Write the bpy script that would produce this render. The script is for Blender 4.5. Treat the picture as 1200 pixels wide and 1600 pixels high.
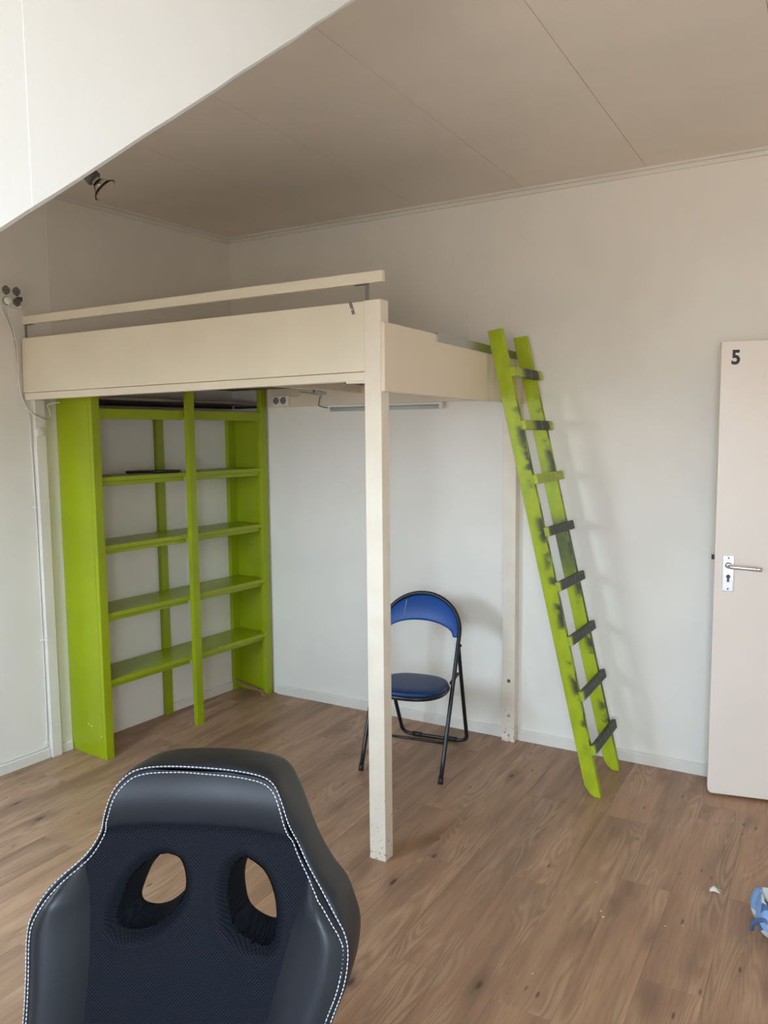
import bpy, bmesh, math, random
from math import sin, cos, pi, radians, sqrt, exp
from mathutils import Vector, Matrix
random.seed(7)
scene = bpy.context.scene
for o in list(bpy.data.objects):
    bpy.data.objects.remove(o, do_unlink=True)
COL = scene.collection

# ------------------------------------------------------------------ camera
cam_d = bpy.data.cameras.new('camera'); cam = bpy.data.objects.new('camera', cam_d); COL.objects.link(cam)
cam_d.sensor_width = 36.0; cam_d.lens = 1232.9 * 36 / 1600; cam_d.clip_start = 0.02
_r = Vector((0.86748418, 0.49737814, -0.0092831)); _u = Vector((-0.04093476, 0.08996756, 0.9951031)); _w = Vector((-0.49577771, 0.8628562, -0.09840549))
cam.matrix_world = Matrix(((_r.x, _u.x, -_w.x, 3.36586), (_r.y, _u.y, -_w.y, -3.93507), (_r.z, _u.z, -_w.z, 1.65), (0, 0, 0, 1)))
scene.camera = cam

# ------------------------------------------------------------------ room numbers (metres)
K = 0.08554                      # the left wall runs x = K*y
H = 2.872                        # ceiling
XR, YF = 4.8, -5.1               # right wall, front wall (window side)
XC = 2.6                         # dormer cheek
YS = -2.076; SL = 0.7645         # the sloped ceiling starts at YS and falls by SL
def zs(y): return H + SL * (y - YS)
TL = Vector((-K, -1, 0)).normalized(); NL = Vector((1, -K, 0)).normalized()
TH = math.atan2(NL.y, NL.x)      # rotation of things set against the left wall
def LW(t, n, z): return TL * t + NL * n + Vector((0, 0, z))

# ------------------------------------------------------------------ sky and daylight
world = bpy.data.worlds.new('sky'); scene.world = world; world.use_nodes = True
nt = world.node_tree; nt.nodes.clear()
wo = nt.nodes.new('ShaderNodeOutputWorld'); bg = nt.nodes.new('ShaderNodeBackground')
tc = nt.nodes.new('ShaderNodeTexCoord'); sx = nt.nodes.new('ShaderNodeSeparateXYZ'); rp = nt.nodes.new('ShaderNodeValToRGB')
mr = nt.nodes.new('ShaderNodeMapRange'); mr.inputs[1].default_value = -0.25; mr.inputs[2].default_value = 1.0
nt.links.new(tc.outputs['Generated'], sx.inputs[0]); nt.links.new(sx.outputs['Z'], mr.inputs[0]); nt.links.new(mr.outputs[0], rp.inputs[0])
el = rp.color_ramp.elements
el[0].position = 0.10; el[0].color = (0.38, 0.345, 0.295, 1)     # roofs and street
el[1].position = 0.30; el[1].color = (0.71, 0.855, 1.0, 1)       # hazy horizon
e2 = el.new(1.0); e2.color = (0.50, 0.745, 1.0, 1)
nt.links.new(rp.outputs[0], bg.inputs[0]); bg.inputs[1].default_value = 14.0
nt.links.new(bg.outputs[0], wo.inputs[0])
DW = (2.95, 4.30, 1.00, 2.22)    # dormer window x0 x1 z0 z1
RW = (0.30, 1.20, -4.25, -3.35)  # roof window x0 x1 y0 y1
def portal(name, loc, rot, sxx, syy):
    d = bpy.data.lights.new(name, 'AREA'); d.shape = 'RECTANGLE'; d.size = sxx; d.size_y = syy
    d.cycles.is_portal = True
    o = bpy.data.objects.new(name, d); COL.objects.link(o); o.location = loc; o.rotation_euler = rot
    return o
portal('daylight_portal', ((DW[0]+DW[1])/2, YF-0.11, (DW[2]+DW[3])/2), (radians(90), 0, 0), DW[1]-DW[0], DW[3]-DW[2])
_ym = (RW[2]+RW[3])/2
portal('daylight_portal', ((RW[0]+RW[1])/2, _ym - 0.055, zs(_ym) + 0.075), (math.atan(SL), 0, 0), RW[1]-RW[0], (RW[3]-RW[2])*sqrt(1+SL*SL))
scene.view_settings.view_transform = 'Standard'; scene.view_settings.look = 'None'
scene.view_settings.gamma = 1.0; scene.view_settings.use_curve_mapping = False
scene.view_settings.exposure = 1.20
scene.cycles.max_bounces = 14; scene.cycles.diffuse_bounces = 10

# ------------------------------------------------------------------ materials
def srgb(r, g, b):
    f = lambda c: (c/255/12.92) if c/255 <= 0.04045 else ((c/255+0.055)/1.055)**2.4
    return (f(r), f(g), f(b), 1)
class NT:
    def __init__(s, name, rough=0.5, spec=0.5, metal=0.0):
        s.m = bpy.data.materials.new(name); s.m.use_nodes = True; s.t = s.m.node_tree
        s.b = s.t.nodes['Principled BSDF']; s.b.inputs['Roughness'].default_value = rough
        s.b.inputs['Specular IOR Level'].default_value = spec; s.b.inputs['Metallic'].default_value = metal
    def n(s, typ, **kw):
        x = s.t.nodes.new(typ)
        for k, v in kw.items(): setattr(x, k, v)
        return x
    def l(s, a, b): s.t.links.new(a, b)
    def val(s, v):
        x = s.n('ShaderNodeValue'); x.outputs[0].default_value = v; return x.outputs[0]
    def math(s, op, a, b=None, c=None, clamp=False):
        x = s.n('ShaderNodeMath', operation=op); x.use_clamp = clamp
        for i, q in enumerate((a, b, c)):
            if q is None: continue
            if isinstance(q, (int, float)): x.inputs[i].default_value = q
            else: s.l(q, x.inputs[i])
        return x.outputs[0]
    def step(s, v, a, b):      # smooth 0..1 as v goes a..b
        x = s.n('ShaderNodeMapRange', interpolation_type='SMOOTHSTEP'); s.l(v, x.inputs[0])
        x.inputs[1].default_value = a; x.inputs[2].default_value = b; return x.outputs[0]
    def mix(s, f, a, b, blend='MIX'):
        x = s.n('ShaderNodeMix', data_type='RGBA', blend_type=blend)
        if isinstance(f, (int, float)): x.inputs[0].default_value = f
        else: s.l(f, x.inputs[0])
        for i, q in ((6, a), (7, b)):
            if isinstance(q, tuple): x.inputs[i].default_value = q
            else: s.l(q, x.inputs[i])
        return x.outputs[2]
    def coord(s, kind='Object', scale=(1, 1, 1), rnd=0):
        t = s.n('ShaderNodeTexCoord'); mp = s.n('ShaderNodeMapping'); mp.inputs['Scale'].default_value = scale
        out = t.outputs[kind]
        if rnd:
            oi = s.n('ShaderNodeObjectInfo'); a = s.n('ShaderNodeVectorMath', operation='SCALE'); a.inputs[0].default_value = (37.1*rnd, 53.7*rnd, 11.3*rnd)
            s.l(oi.outputs['Random'], a.inputs['Scale']); b = s.n('ShaderNodeVectorMath', operation='ADD'); s.l(out, b.inputs[0]); s.l(a.outputs[0], b.inputs[1]); out = b.outputs[0]
        s.l(out, mp.inputs[0]); return mp.outputs[0]
    def noise(s, vec, scale, detail=3, rough=0.5, dist=0.0):
        x = s.n('ShaderNodeTexNoise'); x.inputs['Scale'].default_value = scale; x.inputs['Detail'].default_value = detail
        x.inputs['Roughness'].default_value = rough; x.inputs['Distortion'].default_value = dist; s.l(vec, x.inputs['Vector']); return x.outputs['Fac']
    def bump(s, h, strength=0.2, dist=0.002):
        x = s.n('ShaderNodeBump'); x.inputs['Strength'].default_value = strength; x.inputs['Distance'].default_value = dist
        s.l(h, x.inputs['Height']); s.l(x.outputs[0], s.b.inputs['Normal'])
    def col(s, c):
        if isinstance(c, tuple): s.b.inputs['Base Color'].default_value = c
        else: s.l(c, s.b.inputs['Base Color'])
        return s.m
def painted(name, c, var=0.06, rough=0.5, bump=0.12, bscale=60, wear=None):
    n = NT(name, rough); v = n.coord(); f = n.noise(v, 3.0, 4)
    d = tuple(x*(1-var*2) for x in c[:3]) + (1,)
    colr = n.mix(n.step(f, 0.35, 0.7), c, d)
    if wear:
        sp = n.noise(v, 22, 5, 0.7)
        colr = n.mix(n.step(sp, 0.66, 0.69), colr, wear)
    if bump: n.bump(n.noise(v, bscale, 4, 0.6), bump, 0.003)
    return n.col(colr)
M = {}
M['wall'] = painted('wall_paint', (0.83, 0.795, 0.73, 1), 0.02, 0.6, 0.10, 35)
M['ceil'] = painted('ceiling_paint', (0.86, 0.785, 0.695, 1), 0.02, 0.6, 0.05, 30)
M['bright'] = painted('dormer_plaster', (0.785, 0.81, 0.815, 1), 0.01, 0.65, 0.12, 45)
M['trim'] = painted('trim_paint', (0.78, 0.74, 0.675, 1), 0.04, 0.4, 0.08, 40)
M['cream'] = painted('cream_gloss_paint', (0.80, 0.73, 0.575, 1), 0.03, 0.38, 0.10, 30)
M['creamdk'] = painted('cream_paint_low', (0.78, 0.68, 0.54, 1), 0.04, 0.45, 0.1, 30)
M['doorp'] = painted('door_paint', (0.79, 0.70, 0.62, 1), 0.015, 0.35, 0.03, 20)
M['lime'] = painted('lime_paint', (0.31, 0.385, 0.002, 1), 0.05, 0.32, 0.08, 35)
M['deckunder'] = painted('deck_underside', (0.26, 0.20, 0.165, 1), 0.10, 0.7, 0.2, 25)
M['darkwood_shade'] = painted('dark_wood_and_shade', (0.035, 0.022, 0.016, 1), 0.1, 0.6, 0.2, 30)  # dark wood tone, also colours the shade strips under the deck
M['rawwood'] = painted('raw_wood', (0.33, 0.19, 0.10, 1), 0.15, 0.6, 0.2, 50)
M['black'] = painted('black_tube', (0.012, 0.012, 0.014, 1), 0.1, 0.33, 0)
M['blackpl'] = painted('black_plastic', (0.014, 0.014, 0.015, 1), 0.1, 0.45, 0)
M['grey'] = painted('grey_metal', (0.20, 0.20, 0.20, 1), 0.08, 0.4, 0)
M['whitepl'] = painted('white_plastic', (0.84, 0.83, 0.78, 1), 0.02, 0.35, 0)
M['cablew'] = painted('cable_white', (0.70, 0.67, 0.61, 1), 0.03, 0.45, 0)
M['darkslot'] = painted('socket_hole', (0.05, 0.048, 0.045, 1), 0.0, 0.6, 0)
M['sock'] = painted('socket_face', (0.24, 0.235, 0.21, 1), 0.03, 0.5, 0)
M['ink'] = painted('black_ink', (0.008, 0.007, 0.006, 1), 0.0, 0.5, 0)
M['lampgrey'] = painted('lamp_grey', (0.10, 0.098, 0.095, 1), 0.1, 0.4, 0)
M['paper'] = painted('paper', (0.75, 0.72, 0.68, 1), 0.05, 0.7, 0.2, 40)
M['thread'] = painted('stitch_thread', (0.62, 0.63, 0.66, 1), 0.05, 0.7, 0)
M['grille'] = painted('tube_grey', (0.55, 0.58, 0.58, 1), 0.05, 0.4, 0)
M['frame'] = painted('window_paint', (0.8, 0.8, 0.79, 1), 0.02, 0.4, 0)
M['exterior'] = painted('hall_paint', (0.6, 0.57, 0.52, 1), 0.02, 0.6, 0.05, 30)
def metal(name, c, rough):
    n = NT(name, rough, 0.5, 1.0); v = n.coord(scale=(1, 1, 6)); f = n.noise(v, 120, 3)
    n.l(n.math('MULTIPLY_ADD', f, 0.2, rough-0.1), n.b.inputs['Roughness']); return n.col(c)
M['alu'] = metal('brushed_aluminium', (0.78, 0.78, 0.79, 1), 0.3)
M['chrome'] = metal('chrome', (0.7, 0.7, 0.7, 1), 0.15)
# scuffed post
def m_post():
    n = NT('post_paint', 0.45); t = n.n('ShaderNodeTexCoord'); s = n.n('ShaderNodeSeparateXYZ'); n.l(t.outputs['Object'], s.inputs[0])
    v = n.coord(); f = n.noise(v, 55, 5, 0.7); g = n.noise(v, 9, 3)
    low = n.step(s.outputs['Z'], 0.42, 0.02)
    chip = n.math('MULTIPLY', n.step(n.math('ADD', f, n.math('MULTIPLY', low, 0.11)), 0.70, 0.73), n.step(s.outputs['Z'], 0.7, 0.1))
    base = n.mix(n.step(g, 0.35, 0.7), (0.80, 0.73, 0.61, 1), (0.76, 0.68, 0.56, 1))
    c = n.mix(chip, base, (0.24, 0.16, 0.12, 1))
    n.bump(n.noise(v, 30, 4, 0.6), 0.18, 0.003); return n.col(c)
M['post'] = m_post()
# laminate floor
def m_floor():
    n = NT('oak_laminate', 0.42, 0.5)
    v = n.coord(scale=(1, 1, 1), rnd=1); oi = n.n('ShaderNodeObjectInfo')
    def sc(x, y, z=1):
        mp = n.n('ShaderNodeMapping'); mp.inputs['Scale'].default_value = (x, y, z); n.l(v, mp.inputs[0]); return mp.outputs[0]
    big = n.noise(sc(7, 0.9), 1.0, 2, 0.5, 0.3)                      # contours give cathedral grain
    band = n.math('SINE', n.math('MULTIPLY', big, 150.0))
    band = n.math('MULTIPLY_ADD', band, 0.5, 0.5)
    patch = n.step(n.noise(sc(6, 1.6), 1.3, 2), 0.42, 0.62)
    fib = n.noise(sc(170, 7), 1.0, 3, 0.6)
    broad = n.noise(sc(14, 1.1), 1.0, 3, 0.6)
    c = n.mix(n.step(broad, 0.3, 0.72), (0.40, 0.228, 0.132, 1), (0.262, 0.146, 0.084, 1))
    c = n.mix(n.math('MULTIPLY', n.math('MULTIPLY', band, patch), 0.55), c, (0.52, 0.335, 0.205, 1))
    c = n.mix(n.math('MULTIPLY', n.step(fib, 0.45, 0.75), 0.38), c, (0.165, 0.092, 0.058, 1))
    tint = n.math('MULTIPLY_ADD', oi.outputs['Random'], 0.22, 0.89)
    hs = n.n('ShaderNodeHueSaturation'); n.l(c, hs.inputs['Color']); n.l(tint, hs.inputs['Value']); c = hs.outputs[0]
    # knots: dark eye and a soft smoky halo
    def knots(sx, sy, r0, r1, hal, thr, off):
        mp = n.n('ShaderNodeMapping'); mp.inputs['Scale'].default_value = (sx, sy, 0.001); mp.inputs['Location'].default_value = (off, off*1.7, 0); n.l(v, mp.inputs[0])
        ds = n.n('ShaderNodeTexNoise'); ds.inputs['Scale'].default_value = 5; n.l(mp.outputs[0], ds.inputs['Vector'])
        ad = n.n('ShaderNodeMix', data_type='VECTOR'); ad.inputs[0].default_value = 0.05; n.l(mp.outputs[0], ad.inputs[4]); n.l(ds.outputs['Color'], ad.inputs[5])
        vo = n.n('ShaderNodeTexVoronoi'); vo.inputs['Scale'].default_value = 1.0; n.l(ad.outputs[1], vo.inputs['Vector'])
        sp = n.n('ShaderNodeSeparateXYZ'); n.l(vo.outputs['Color'], sp.inputs[0])
        on = n.math('GREATER_THAN', sp.outputs[0], thr)
        eye = n.math('MULTIPLY', n.step(vo.outputs['Distance'], r1, r0), on)
        halo = n.math('MULTIPLY', n.step(vo.outputs['Distance'], hal, 0.0), on)
        return eye, halo
    e1, h1 = knots(8, 3.4, 0.03, 0.10, 0.42, 0.40, 0.0)
    e2_, h2 = knots(20, 6, 0.04, 0.13, 0.2, 0.62, 3.3)
    c = n.mix(n.math('MULTIPLY', h1, 0.5), c, (0.10, 0.052, 0.034, 1))
    c = n.mix(n.math('MULTIPLY', e1, 0.85), c, (0.035, 0.018, 0.014, 1))
    c = n.mix(n.math('MULTIPLY', e2_, 0.75), c, (0.045, 0.024, 0.018, 1))
    n.l(n.math('MULTIPLY_ADD', broad, 0.15, 0.36), n.b.inputs['Roughness'])
    n.bump(fib, 0.05, 0.001)
    return n.col(c)
M['floor'] = m_floor()
# spray-painted ladder: lime with black overspray. The object's y runs from -x edge to the rung edge is read from object space
ANG = math.atan2(0.49, 2.124)
def m_stile():
    n = NT('sprayed_stile', 0.45); t = n.n('ShaderNodeTexCoord'); s = n.n('ShaderNodeSeparateXYZ'); n.l(t.outputs['Object'], s.inputs[0])
    x, y, z = s.outputs
    q = n.math('ADD', n.math('MULTIPLY', x, cos(ANG)), n.math('MULTIPLY', z, sin(ANG)))     # across the stile, 0 back .. .068 front
    v = n.coord(scale=(3, 3, 1)); nz = n.noise(v, 2.3, 2); nf = n.noise(n.coord(), 30, 4, 0.6); nm = n.noise(n.coord(scale=(2, 2, 1)), 9, 3)
    spots = n.step(n.noise(n.coord(scale=(0.6, 6, 1)), 9.5, 3, 0.55), 0.46, 0.58)
    edge = n.math('MULTIPLY', n.step(q, 0.020, 0.058), spots)
    front = n.math('GREATER_THAN', q, 0.0668)
    inz = n.math('MULTIPLY', n.step(z, 1.9, 1.7), n.step(z, 0.16, 0.26))
    mask = n.math('MAXIMUM', n.math('MULTIPLY', edge, inz), n.math('MULTIPLY', front, n.math('MULTIPLY', n.step(z, 1.75, 1.2), n.step(z, 0.05, 0.2))))
    far = n.math('MULTIPLY', n.math('GREATER_THAN', y, 0.1), n.math('MULTIPLY', n.step(n.math('ABSOLUTE', n.math('SUBTRACT', z, 1.08)), 0.22, 0.05), 0.85))
    mask = n.math('MAXIMUM', mask, far)
    base = n.mix(n.step(nm, 0.35, 0.7), (0.385, 0.475, 0.006, 1), (0.31, 0.39, 0.008, 1))
    c = n.mix(n.math('MULTIPLY', mask, n.math('MULTIPLY_ADD', nf, 0.4, 0.7), clamp=True), base, (0.022, 0.024, 0.026, 1))
    return n.col(c)
M['stile'] = m_stile()
def m_rung(name, dark):
    n = NT(name, 0.5); t = n.n('ShaderNodeTexCoord'); s = n.n('ShaderNodeSeparateXYZ'); n.l(t.outputs['Object'], s.inputs[0]); y = s.outputs[1]
    nf = n.noise(n.coord(), 70, 4, 0.7)
    yy = n.math('ADD', y, n.math('MULTIPLY_ADD', nf, 0.05, -0.025))
    if dark == 2:      # charcoal all along but for the near end
        mask = n.math('MULTIPLY', n.step(yy, -0.20, -0.15), n.math('MULTIPLY_ADD', n.step(nf, 0.66, 0.5), 0.2, 0.8))
    elif dark == 1:    # one broad band
        mask = n.math('MULTIPLY', n.step(yy, -0.12, -0.02), n.step(yy, 0.175, 0.13))
        slot = n.math('LESS_THAN', n.math('ABSOLUTE', n.math('SUBTRACT', y, 0.04)), 0.003)
        mask = n.math('MULTIPLY', mask, n.math('SUBTRACT', 1.0, n.math('MULTIPLY', slot, 0.8)))
    else: mask = n.math('MULTIPLY', n.step(yy, -0.14, -0.06), n.math('MULTIPLY', n.step(nf, 0.45, 0.6), 0.35))
    c = n.mix(mask, (0.40, 0.50, 0.03, 1), (0.028, 0.030, 0.032, 1))
    return n.col(c)
M['rung0'] = m_rung('rung_lime', 0); M['rung1'] = m_rung('rung_banded', 1); M['rung2'] = m_rung('rung_charcoal', 2)
def m_strip():
    n = NT('metal_strip_overspray', 0.4, 0.5, 0.3); t = n.n('ShaderNodeTexCoord'); s = n.n('ShaderNodeSeparateXYZ'); n.l(t.outputs['Object'], s.inputs[0])
    c = n.mix(n.step(s.outputs[1], 0.66, 0.86), (0.42, 0.43, 0.42, 1), (0.20, 0.24, 0.07, 1)); return n.col(c)
M['strip'] = m_strip()
def m_side():
    n = NT('cream_beam_overspray', 0.4); t = n.n('ShaderNodeTexCoord'); s = n.n('ShaderNodeSeparateXYZ'); n.l(t.outputs['Object'], s.inputs[0])
    nz = n.noise(n.coord(scale=(1, 6, 1)), 2.5, 3)
    m = n.math('MULTIPLY', n.math('MULTIPLY', n.step(s.outputs[1], 0.80, 1.05), n.step(nz, 0.42, 0.62)), 0.45)
    c = n.mix(m, (0.78, 0.67, 0.53, 1), (0.30, 0.34, 0.10, 1)); return n.col(c)
M['side'] = m_side()
def m_leather():
    n = NT('black_leather', 0.40, 0.38); v = n.coord(); vo = n.n('ShaderNodeTexVoronoi'); vo.inputs['Scale'].default_value = 520; n.l(v, vo.inputs['Vector'])
    f = n.noise(v, 6, 3); n.bump(vo.outputs['Distance'], 0.10, 0.0006)
    n.l(n.math('MULTIPLY_ADD', f, 0.16, 0.38), n.b.inputs['Roughness'])
    return n.col(n.mix(f, (0.013, 0.015, 0.019, 1), (0.019, 0.021, 0.027, 1)))
M['leather'] = m_leather()
def m_mesh():
    n = NT('mesh_fabric', 0.85, 0.12); t = n.n('ShaderNodeTexCoord'); s = n.n('ShaderNodeSeparateXYZ'); n.l(t.outputs['Object'], s.inputs[0])
    P = 0.0052
    sxn = n.math('SINE', n.math('MULTIPLY', s.outputs[0], 2*pi/P)); szn = n.math('SINE', n.math('MULTIPLY', s.outputs[2], 2*pi/(P*1.15)))
    hole = n.math('MULTIPLY', sxn, szn)
    h = n.step(hole, 0.0, 0.55)
    c = n.mix(h, (0.010, 0.012, 0.018, 1), (0.003, 0.0035, 0.005, 1)); n.bump(h, 0.35, -0.0015)
    return n.col(c)
M['mesh'] = m_mesh()
def m_blue(name, c1, c2):
    n = NT(name, 0.42, 0.4); v = n.coord(); f = n.noise(v, 8, 4); g = n.noise(n.coord(scale=(8, 8, 60)), 3, 3)
    n.bump(n.noise(v, 300, 2), 0.08, 0.001); return n.col(n.mix(f, c1, c2))
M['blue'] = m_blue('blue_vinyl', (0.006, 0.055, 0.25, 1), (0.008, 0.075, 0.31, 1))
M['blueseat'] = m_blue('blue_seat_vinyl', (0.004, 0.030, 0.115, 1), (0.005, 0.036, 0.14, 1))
def m_bag():
    n = NT('patchwork_cloth', 0.8, 0.2); v = n.coord(scale=(17, 17, 15)); vo = n.n('ShaderNodeTexVoronoi', distance='CHEBYCHEV'); vo.inputs['Scale'].default_value = 1; vo.inputs['Randomness'].default_value = 0.55; n.l(v, vo.inputs['Vector'])
    sp = n.n('ShaderNodeSeparateXYZ'); n.l(vo.outputs['Color'], sp.inputs[0]); r = n.n('ShaderNodeValToRGB'); r.color_ramp.interpolation = 'CONSTANT'
    e = r.color_ramp.elements; e[0].color = (0.22, 0.36, 0.60, 1); e[1].position = 0.3; e[1].color = (0.62, 0.65, 0.66, 1)
    for p, c in ((0.52, (0.08, 0.13, 0.26, 1)), (0.66, (0.55, 0.62, 0.70, 1)), (0.84, (0.30, 0.46, 0.70, 1))): x = e.new(p); x.color = c
    n.l(sp.outputs[0], r.inputs[0]); n.bump(n.noise(n.coord(), 14, 4), 0.5, 0.02); return n.col(r.outputs[0])
M['bag'] = m_bag()
def m_glass():
    n = NT('lamp_glass', 0.05); n.b.inputs['Transmission Weight'].default_value = 1.0; n.b.inputs['IOR'].default_value = 1.35
    return n.col((0.92, 0.90, 0.86, 1))
M['glass'] = m_glass()

# ------------------------------------------------------------------ mesh helpers
def finish(name, bm, mat, parent=None, smooth=False, bevel=0.0, kind=None, segs=2):
    me = bpy.data.meshes.new(name); bmesh.ops.recalc_face_normals(bm, faces=bm.faces); bm.to_mesh(me); bm.free()
    if mat: me.materials.append(M[mat] if isinstance(mat, str) else mat)
    o = bpy.data.objects.new(name, me); COL.objects.link(o)
    if parent: o.parent = parent
    if smooth:
        for p in me.polygons: p.use_smooth = True
    if bevel:
        b = o.modifiers.new('bevel', 'BEVEL'); b.width = bevel; b.segments = segs; b.limit_method = 'ANGLE'; b.angle_limit = radians(40)
    if kind: o['kind'] = kind
    return o
def a_box(bm, x0, x1, y0, y1, z0, z1):
    v = [bm.verts.new(p) for p in ((x0,y0,z0),(x1,y0,z0),(x1,y1,z0),(x0,y1,z0),(x0,y0,z1),(x1,y0,z1),(x1,y1,z1),(x0,y1,z1))]
    for f in ((0,3,2,1),(4,5,6,7),(0,1,5,4),(1,2,6,5),(2,3,7,6),(3,0,4,7)): bm.faces.new([v[i] for i in f])
def a_prism(bm, pts, axis, a, b):
    """pts: 2D polygon; axis: extrusion axis index; a..b the extent"""
    def mk(p, h):
        q = list(p); q.insert(axis, h); return bm.verts.new(q)
    A = [mk(p, a) for p in pts]; B = [mk(p, b) for p in pts]
    bm.faces.new(A); bm.faces.new(B[::-1])
    for i in range(len(pts)):
        j = (i+1) % len(pts); bm.faces.new((A[i], A[j], B[j], B[i]))
def a_hexa(bm, bot, top):
    A = [bm.verts.new(p) for p in bot]; B = [bm.verts.new(p) for p in top]
    bm.faces.new(A[::-1]); bm.faces.new(B)
    for i in range(4):
        j = (i+1) % 4; bm.faces.new((A[i], A[j], B[j], B[i]))
def a_tube(bm, pts, rad, seg=10, closed=False, caps=True):
    pts = [Vector(p) for p in pts]; N = len(pts); rings = []; up = None
    for i in range(N):
        if closed: d = pts[(i+1) % N] - pts[i-1]
        else: d = pts[min(i+1, N-1)] - pts[max(i-1, 0)]
        d.normalize()
        if up is None:
            up = Vector((0, 0, 1)) if abs(d.z) < 0.9 else Vector((1, 0, 0))
        s = d.cross(up); s.normalize(); up = s.cross(d); up.normalize()
        r = rad[i] if isinstance(rad, (list, tuple)) else rad
        rings.append([bm.verts.new(pts[i] + (s*cos(2*pi*k/seg) + up*sin(2*pi*k/seg))*r) for k in range(seg)])
    for i in range(N if closed else N-1):
        A, B = rings[i], rings[(i+1) % N]
        for k in range(seg): bm.faces.new((A[k], A[(k+1) % seg], B[(k+1) % seg], B[k]))
    if caps and not closed: bm.faces.new(rings[0][::-1]); bm.faces.new(rings[-1])
def a_cyl(bm, p0, p1, r, seg=20, r1=None): a_tube(bm, [p0, p1], [r, r if r1 is None else r1], seg)
def a_lathe(bm, prof, mat4, seg=28):
    rings = []
    for r, h in prof:
        rings.append([bm.verts.new(mat4 @ Vector((r*cos(2*pi*k/seg), r*sin(2*pi*k/seg), h))) for k in range(seg)])
    for A, B in zip(rings, rings[1:]):
        for k in range(seg): bm.faces.new((A[k], A[(k+1) % seg], B[(k+1) % seg], B[k]))
def smooth_path(pts, n=8):
    P = [Vector(p) for p in pts]; out = []
    for i in range(len(P)-1):
        p0, p1, p2, p3 = P[max(i-1,0)], P[i], P[i+1], P[min(i+2, len(P)-1)]
        for k in range(n):
            t = k/n; out.append(0.5*((2*p1)+(p2-p0)*t+(2*p0-5*p1+4*p2-p3)*t*t+(3*p1-p0-3*p2+p3)*t**3))
    out.append(P[-1]); return out
def box(name, ext, mat, parent=None, bevel=0.0, **kw):
    bm = bmesh.new(); a_box(bm, *ext); return finish(name, bm, mat, parent, bevel=bevel, **kw)
def tube(name, pts, r, mat, parent=None, seg=10, **kw):
    bm = bmesh.new(); a_tube(bm, pts, r, seg, **kw); return finish(name, bm, mat, parent, smooth=True)
def tag(o, label, cat, group=None, kind=None):
    o['label'] = label; o['category'] = cat
    if group: o['group'] = group
    if kind: o['kind'] = kind
    return o
def thing(name, label, cat, loc=(0,0,0), rz=0.0, group=None, kind=None):
    o = bpy.data.objects.new(name, None); COL.objects.link(o); o.location = loc; o.rotation_euler = (0, 0, rz); o.empty_display_size = 0.1
    return tag(o, label, cat, group, kind)
def struct(o, label, cat): return tag(o, label, cat, kind='structure')

# ================================================================== THE ROOM
# floor: a sub-floor with every laminate plank laid on it
bm = bmesh.new(); a_box(bm, -0.75, XR+0.1, YF-0.1, 0.1, -0.12, -0.012)
floor = struct(finish('floor', bm, 'rawwood'), 'brown oak laminate floor of long knotty planks', 'floor')
PW, PL = 0.18, 1.285
def plank(x0, x1, y0, y1):
    bm = bmesh.new(); g = 0.0002; b = 0.0005; w = (x1-x0)/2-g; l = (y1-y0)/2-g
    A = [bm.verts.new(p) for p in ((-w,-l,-0.012),(w,-l,-0.012),(w,l,-0.012),(-w,l,-0.012))]
    B = [bm.verts.new(p) for p in ((-w,-l,-b),(w,-l,-b),(w,l,-b),(-w,l,-b))]
    C = [bm.verts.new(p) for p in ((-w+b,-l+b,0),(w-b,-l+b,0),(w-b,l-b,0),(-w+b,l-b,0))]
    bm.faces.new(A[::-1]); bm.faces.new(C)
    for P, Q in ((A, B), (B, C)):
        for i in range(4): bm.faces.new((P[i], P[(i+1)%4], Q[(i+1)%4], Q[i]))
    o = finish('floor_plank', bm, 'floor', floor); o.location = ((x0+x1)/2, (y0+y1)/2, 0); return o
i = 0; x = 2.73 - 18*PW
while x < XR:
    off = (i * 0.437 + random.uniform(-.1, .1)) % 1.0 * PL
    ylo = YF
    y = YF - off
    while y < 0:
        a, b_ = max(y, YF), min(y+PL, 0.0); xa, xb = max(x, -0.42), min(x+PW, XR)
        if b_-a > 0.02 and xb-xa > 0.02 and xb > K*a: plank(xa, xb, a, b_)
        y += PL
    x += PW; i += 1
# back wall with the doorway behind the open door
DA = 0.1961; DX, DY = 2.913, -0.2166; DWID = 0.88
HX = DX + DWID*cos(DA)
OX0, OX1, OZ = 2.945, HX+0.02, 2.045
bm = bmesh.new()
a_box(bm, -0.15, OX0, 0, 0.12, 0, H); a_box(bm, OX0, OX1, 0, 0.12, OZ, H); a_box(bm, OX1, XR+0.1, 0, 0.12, 0, H)
struct(finish('wall_back', bm, 'wall'), 'cream white painted back wall behind the loft bed', 'wall')
bm = bmesh.new()
a_box(bm, 2.6, 4.3, 1.5, 1.6, -0.012, 2.3); a_box(bm, 2.5, 2.6, 0.12, 1.6, -0.012, 2.3); a_box(bm, 4.3, 4.4, 0.12, 1.6, -0.012, 2.3); a_box(bm, 2.5, 4.4, 0.1, 1.6, 2.3, 2.4)
a_box(bm, 2.5, 4.4, 0.12, 1.6, -0.1, -0.012); a_box(bm, OX0, OX1, 0.0, 0.13, -0.1, -0.0005)
struct(finish('wall_hall', bm, 'exterior'), 'plain hallway walls beyond the doorway', 'wall')
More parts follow.
